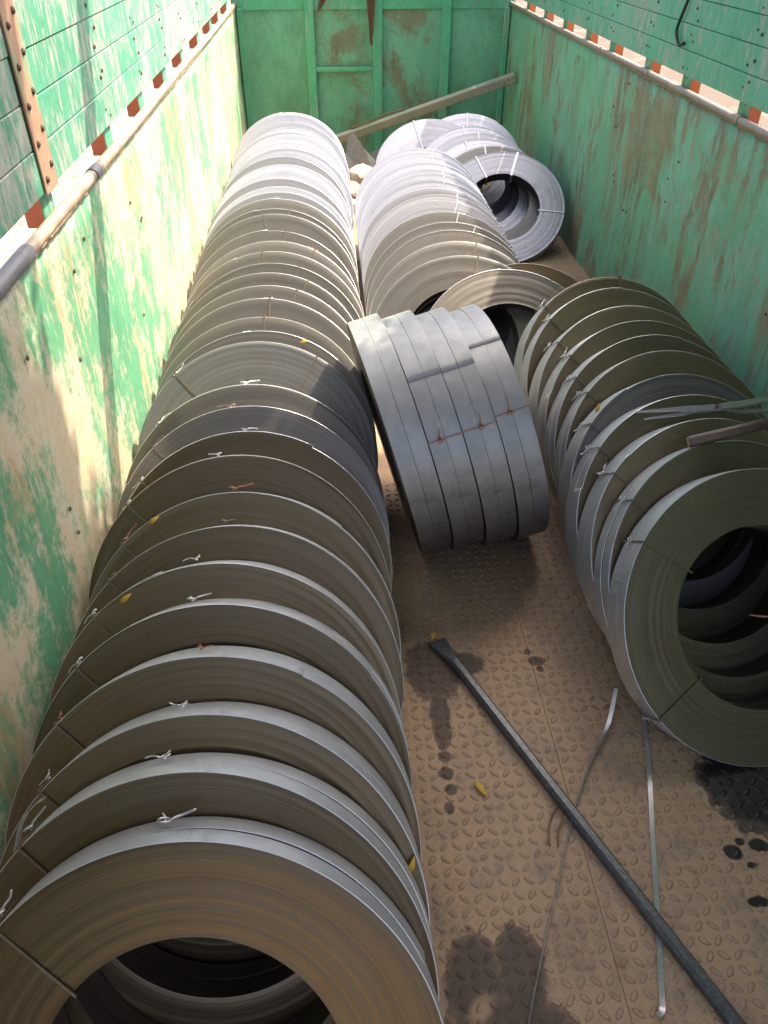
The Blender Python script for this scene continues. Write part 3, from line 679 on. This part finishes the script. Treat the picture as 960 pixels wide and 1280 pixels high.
# leaves stuck on the coils: put down on each coil's face near its upper edge
def on_coil(x, y, th, psi, Rr, ang, rad, noff=-.004):
    s, t_, n_ = basis(th, psi); c = Vector((x, y, 0)) + t_ * Rr
    return c + s * (rad * math.cos(R_(ang))) + t_ * (rad * math.sin(R_(ang))) + n_ * noff
for (cx_, cy_, th, ps, Rr, ang, rad, lab, rot) in ((-.305, LEFT[5], 36.5, 2, .43, 124, .41, 'dry yellow leaf on the left row coil close to the wall, nearest one of three', 40), (-.305, LEFT[7], 37, 2, .43, 121, .41, 'dry yellow leaf on the left row, by the wall just past a wire knot', 35),
        (-.305, LEFT[13], 39, 2, .43, 66, .415, 'dry yellow leaf on the left row beside the upright bundle', 10), (-.305, LEFT[2], 36, 2, .43, 17, .415, 'dry yellow leaf on the right flank of the near left row', 70),
        (1.19, RIGHT[4][1], 38.6, -10, .42, 128, .425, 'dry yellow leaf caught on a rim in the right row', 60)):
    o = leaf((0, 0, 0), 0, .034, .011, lab)
    s, t_, n_ = basis(th, ps); M4 = Matrix((s, t_, -n_)).transposed().to_4x4() @ Matrix.Rotation(R_(rot), 4, 'Z'); M4.translation = on_coil(cx_, cy_, th, ps, Rr, ang, rad)
    o.matrix_world = M4

tag(tube('wire_scrap', curve_pts([(1.16, 1.49, .285), (1.22, 1.47, .30), (1.275, 1.50, .355), (1.27, 1.46, .30), (1.245, 1.41, .255), (1.29, 1.42, .262), (1.32, 1.45, .285), (1.28, 1.44, .262)], 6), .0035, M['copper'], None, 6), 'tangle of rusty wire lying inside the bore of the nearest right coil', 'wire')
# ------------------------------------------------------------------ tools on the right row
def flat_shape(name, outline, th, mat, parent):
    n = len(outline); vs = [(x, y, -th / 2) for x, y in outline] + [(x, y, th / 2) for x, y in outline]
    fs = [tuple(range(n))[::-1], tuple(range(n, 2 * n))] + [(k, (k + 1) % n, n + (k + 1) % n, n + k) for k in range(n)]
    me = mesh(name, vs, fs); bevel_mesh(me, th * .22); return link(name, me, parent, [mat])
def frame_from(p, q, upv):
    p, q = Vector(p), Vector(q); xx = (q - p).normalized(); u = Vector(upv); zz2 = (u - xx * u.dot(xx)).normalized(); yy = zz2.cross(xx)
    M4 = Matrix((xx, yy, zz2)).transposed().to_4x4(); M4.translation = p; return M4
sp, sq = Vector((.915, 2.005, .665)), Vector((1.285, 1.915, .735))
sh = empty('shears', frame_from(sp, sq, (-.1, -.55, .8))); tag(sh, 'long-bladed metal shears resting across the right row of coils', 'shears')
Ls = (sq - sp).length
b1 = flat_shape('blade', [(0, .004), (.0, -.001), (.13, -.006), (.16, -.010), (.27, -.010), (.27, .008), (.15, .009)], .005, M['blade'], sh)
b2 = flat_shape('blade', [(.025, -.020), (.025, -.024), (.14, -.018), (.17, -.012), (.25, -.010), (.25, .006), (.16, -.004)], .004, M['blade'], sh); b2.location = (0, 0, -.006)
flat_shape('handle', [(.245, -.010), (.30, -.008), (.36, .002), (Ls + .02, .004), (Ls + .02, .016), (.36, .020), (.30, .014), (.245, .010)], .010, M['grip'], sh)
h2 = flat_shape('handle', [(.245, -.006), (.30, -.022), (Ls + .02, -.026), (Ls + .02, -.014), (.30, -.010), (.25, .002)], .008, M['grip'], sh); h2.location = (0, 0, -.008)
tube('pivot', [(.235, 0, -.012), (.235, 0, .007)], .007, M['bolt'], sh, 10)
hp, hq = Vector((1.025, 1.845, .655)), Vector((1.262, 1.82, .735))
hm = empty('hammer', frame_from(hp, hq, (0, -.3, 1))); tag(hm, 'hammer with thick brown handle resting on the right row below the shears', 'hammer')
Lh = (hq - hp).length
tube('handle', [(0, 0, 0), (.004, 0, 0), (.1, 0, 0), (Lh - .01, 0, 0)], [.0165, .0175, .0165, .0155], M['hammer'], hm, 14)
tube('handle_end', [(-.003, 0, 0), (-.0005, 0, 0)], [.013, .0155], M['ochre'], hm, 14)
tube('head', [(Lh + .004, .01, -.055), (Lh + .004, .01, -.045), (Lh + .004, .01, -.02), (Lh + .004, .01, .02), (Lh + .004, .01, .035), (Lh + .004, .01, .055), (Lh + .004, .01, .062)], [.020, .023, .021, .021, .016, .016, .013], M['hammer'], hm, 12)

# ------------------------------------------------------------------ far end: timber, hanging fibre, scrap, cord
bp, bq = Vector((1.63, 7.43, .735)), Vector((-.12, 7.70, .14))
fm = frame_from(bp, bq, (0, -.25, 1)); Lb = (bq - bp).length
tb = empty('timber_beam', fm); tag(tb, 'weathered timber beam propped diagonally across the front of the bed', 'beam')
o = box('beam', (0, -.03, -.036), (Lb, .03, .036), M['timber'], tb, .006)
tube('loose_splinter', curve_pts([(.98, -.02, .042), (1.15, -.03, .056), (1.35, -.01, .052), (1.5, -.02, .043)], 5), .008, M['twig'], tb, 6)
for k, lx in enumerate((.06, .10, .50)): 
    tube('nail', [(lx, .033, .01 - .02 * k), (lx, .022, .01 - .02 * k)], .006, M['bolt'], tb, 8)
def tuft(name, top, length, spread, n, lab, lean=0.0, leaves=False):
    V, F = [], []; rg = random.Random(n)
    for k in range(n):
        a = rg.uniform(0, 6.28); r0 = rg.uniform(0, spread); ln = length * rg.uniform(.6, 1.0)
        p0 = Vector((r0 * math.cos(a), r0 * .4 * math.sin(a), 0)); tip = Vector((p0.x * .25 + lean * ln + rg.uniform(-.012, .012), p0.y * .3, -ln))
        vs, fs = tube_data([p0, p0.lerp(tip, .5) + Vector((rg.uniform(-.012, .012), 0, 0)), tip], [.005, .0045, .0018], 4); b = len(V)
        V += vs; F += [tuple(i + b for i in f) for f in fs]
    o = link(name, mesh(name, V, F), None, [M['fibre']]); o.location = top; return tag(o, lab, 'fibre tuft')
tuft('fibre_tuft', (.415, Y1 - .13, 1.42), .50, .05, 70, 'brown coir fibre tuft hanging down the front wall beside a rib')
tuft('fibre_tuft', (.08, Y1 - .12, 1.40), .24, .06, 45, 'short slanted brown fibre tuft at the top of the front wall', lean=-.55)
cord = tube('black_cord', curve_pts([(RW - .012, 4.08, 1.72), (RW - .014, 4.02, 1.60), (RW - .016, 4.06, 1.50), (RW - .013, 4.09, 1.44), (RW - .018, 4.02, 1.395), (RW - .014, 3.97, 1.405)], 6), .007, M['cord'], None, 8)
tag(cord, 'black cord hanging over the right wall planks', 'cord')
def scrap(pos, pts, bend, lab, rot):
    n = len(pts); vs = [(x, bend * x * x * 4, z) for x, z in pts] + [(x, bend * x * x * 4 + .003, z) for x, z in pts]
    fs = [tuple(range(n)), tuple(range(n, 2 * n))[::-1]] + [(k, n + k, n + (k + 1) % n, (k + 1) % n) for k in range(n)]
    o = link('scrap_sheet', mesh('scrap_sheet', vs, fs), None, [M['scrap']]); o.location = pos; o.rotation_euler = rot
    return tag(o, lab, 'scrap metal', 'scrap by the front wall')
scrap((.27, 7.25, .0), [(-.10, 0), (.13, 0), (.15, .12), (.06, .21), (-.04, .36), (-.09, .30), (-.12, .14)], .35, 'grey pointed scrap sheet standing between the two rows at the front wall', (R_(-12), 0, R_(8)))
scrap((.11, 7.2, .0), [(-.09, 0), (.08, 0), (.09, .13), (.02, .20), (-.10, .15)], .3, 'small grey scrap piece left of the pointed sheet by the left row', (R_(-18), 0, R_(-20)))
scrap((.46, 7.35, .0), [(-.12, 0), (.11, 0), (.12, .12), (.02, .20), (-.10, .16)], .3, 'low grey scrap piece right of the pointed sheet', (R_(-15), 0, R_(15)))
def stone(pos, s, seed, lab):
    bm = bmesh.new(); bmesh.ops.create_icosphere(bm, subdivisions=2, radius=s); rg = random.Random(seed)
    ax = [Vector((rg.uniform(-1, 1), rg.uniform(-1, 1), rg.uniform(-1, 1))).normalized() for _ in range(7)]; dd = [rg.uniform(.55, .9) * s for _ in ax]
    for v in bm.verts:
        for a_, q in zip(ax, dd):
            k = v.co.dot(a_)
            if k > q: v.co -= a_ * (k - q)
        v.co.z *= .7
    mn = min(v.co.z for v in bm.verts)
    for v in bm.verts: v.co.z -= mn
    me = bpy.data.meshes.new('rubble_stone'); bm.to_mesh(me); bm.free()
    o = link('rubble_stone', me, None, [M['stone']]); o.location = pos; return tag(o, lab, 'stone', 'rubble between the rows')
stone((.27, 6.95, 0), .13, 1, 'largest sandy stone in front of the pointed scrap sheet')
stone((.17, 6.62, 0), .10, 2, 'sandy stone close to the left row, below the scrap')
stone((.27, 6.45, 0), .09, 3, 'sandy stone nearest to the middle row in the far gap')
stone((.15, 6.25, 0), .07, 4, 'smallest sandy stone in the gap between the two rows')
stone((.38, 6.75, 0), .10, 5, 'sandy stone tucked behind the middle row in the gap')

# ------------------------------------------------------------------ unseen tree beside the yard, its crown shaped to shade the bed
tree = empty('shade_tree', Matrix.Translation((5.4, 2.9, -1.2))); tag(tree, 'leafy tree beside the truck shading its near end', 'tree')
inv = Vector((5.4, 2.9, -1.2))
tube('trunk', [Vector(p) - inv for p in curve_pts([(5.4, 2.9, -1.25), (5.3, 3.0, .6), (4.9, 3.1, 2.2), (4.0, 2.9, 3.4), (2.4, 2.4, 4.2)], 4)], [.24 - .011 * k for k in range(17)], M['bark'], tree, 10)
for tgt in ((1.6, 1.6, 4.1), (2.9, 3.0, 4.2), (1.9, 2.6, 4.4), (2.9, 1.0, 4.1)):
    tube('limb', [Vector(p) - inv for p in curve_pts([(4.62, 3.16, 2.7), ((4.62 + tgt[0]) / 2, (3.16 + tgt[1]) / 2, (2.7 + tgt[2]) / 2 + .3), tgt], 4)], [.10 - .01 * k for k in range(9)], M['bark'], tree, 7)
rt = random.Random(21); V, F = [], []
SX, SY = SUN.x / SUN.z, SUN.y / SUN.z
cl = []
while len(cl) < 3500:
    qx, qy = rt.uniform(-2.4, 1.6), rt.uniform(-2.1, 2.9)  # leaves set along the sun; the reach behind the camera cuts skylight
    K = [(-3, 1.7), (-1.75, 1.70), (-1.58, 1.74), (-1.44, 1.44), (-1.36, 1.40), (-1.27, 1.72), (-1.20, 1.60), (-1.12, 1.84), (-.9, 1.90), (-.5, 1.88), (-.33, 2.03), (-.17, 2.14), (-.02, 2.78), (.6, 2.95), (1.6, 2.7)]
    for (ax, ay), (bx, by) in zip(K, K[1:]):
        if ax <= qx <= bx: edge = ay + (by - ay) * (qx - ax) / (bx - ax)
    if qy > edge - .10: continue
    h = rt.uniform(3.4, 4.6) ; cl.append((qx + h * SX, qy + h * SY, h))
for (x, y, h) in cl:
    for k in range(13):
        p = Vector((x, y, h)) + Vector((rt.gauss(0, .06), rt.gauss(0, .06), rt.gauss(0, .1))) - inv
        a = Vector((rt.uniform(-1, 1), rt.uniform(-1, 1), rt.uniform(-.5, .5))).normalized(); bvec = Vector((rt.uniform(-1, 1), rt.uniform(-1, 1), rt.uniform(-.4, .4))); bvec = (bvec - a * a.dot(bvec)).normalized()
        l, w2 = rt.uniform(.06, .09), rt.uniform(.025, .04); b = len(V)
        V += [p - a * l, p + bvec * w2, p + a * l, p - bvec * w2]; F.append((b, b + 1, b + 2, b + 3))
link('crown', mesh('crown', V, F), tree, [M['leafgreen']])
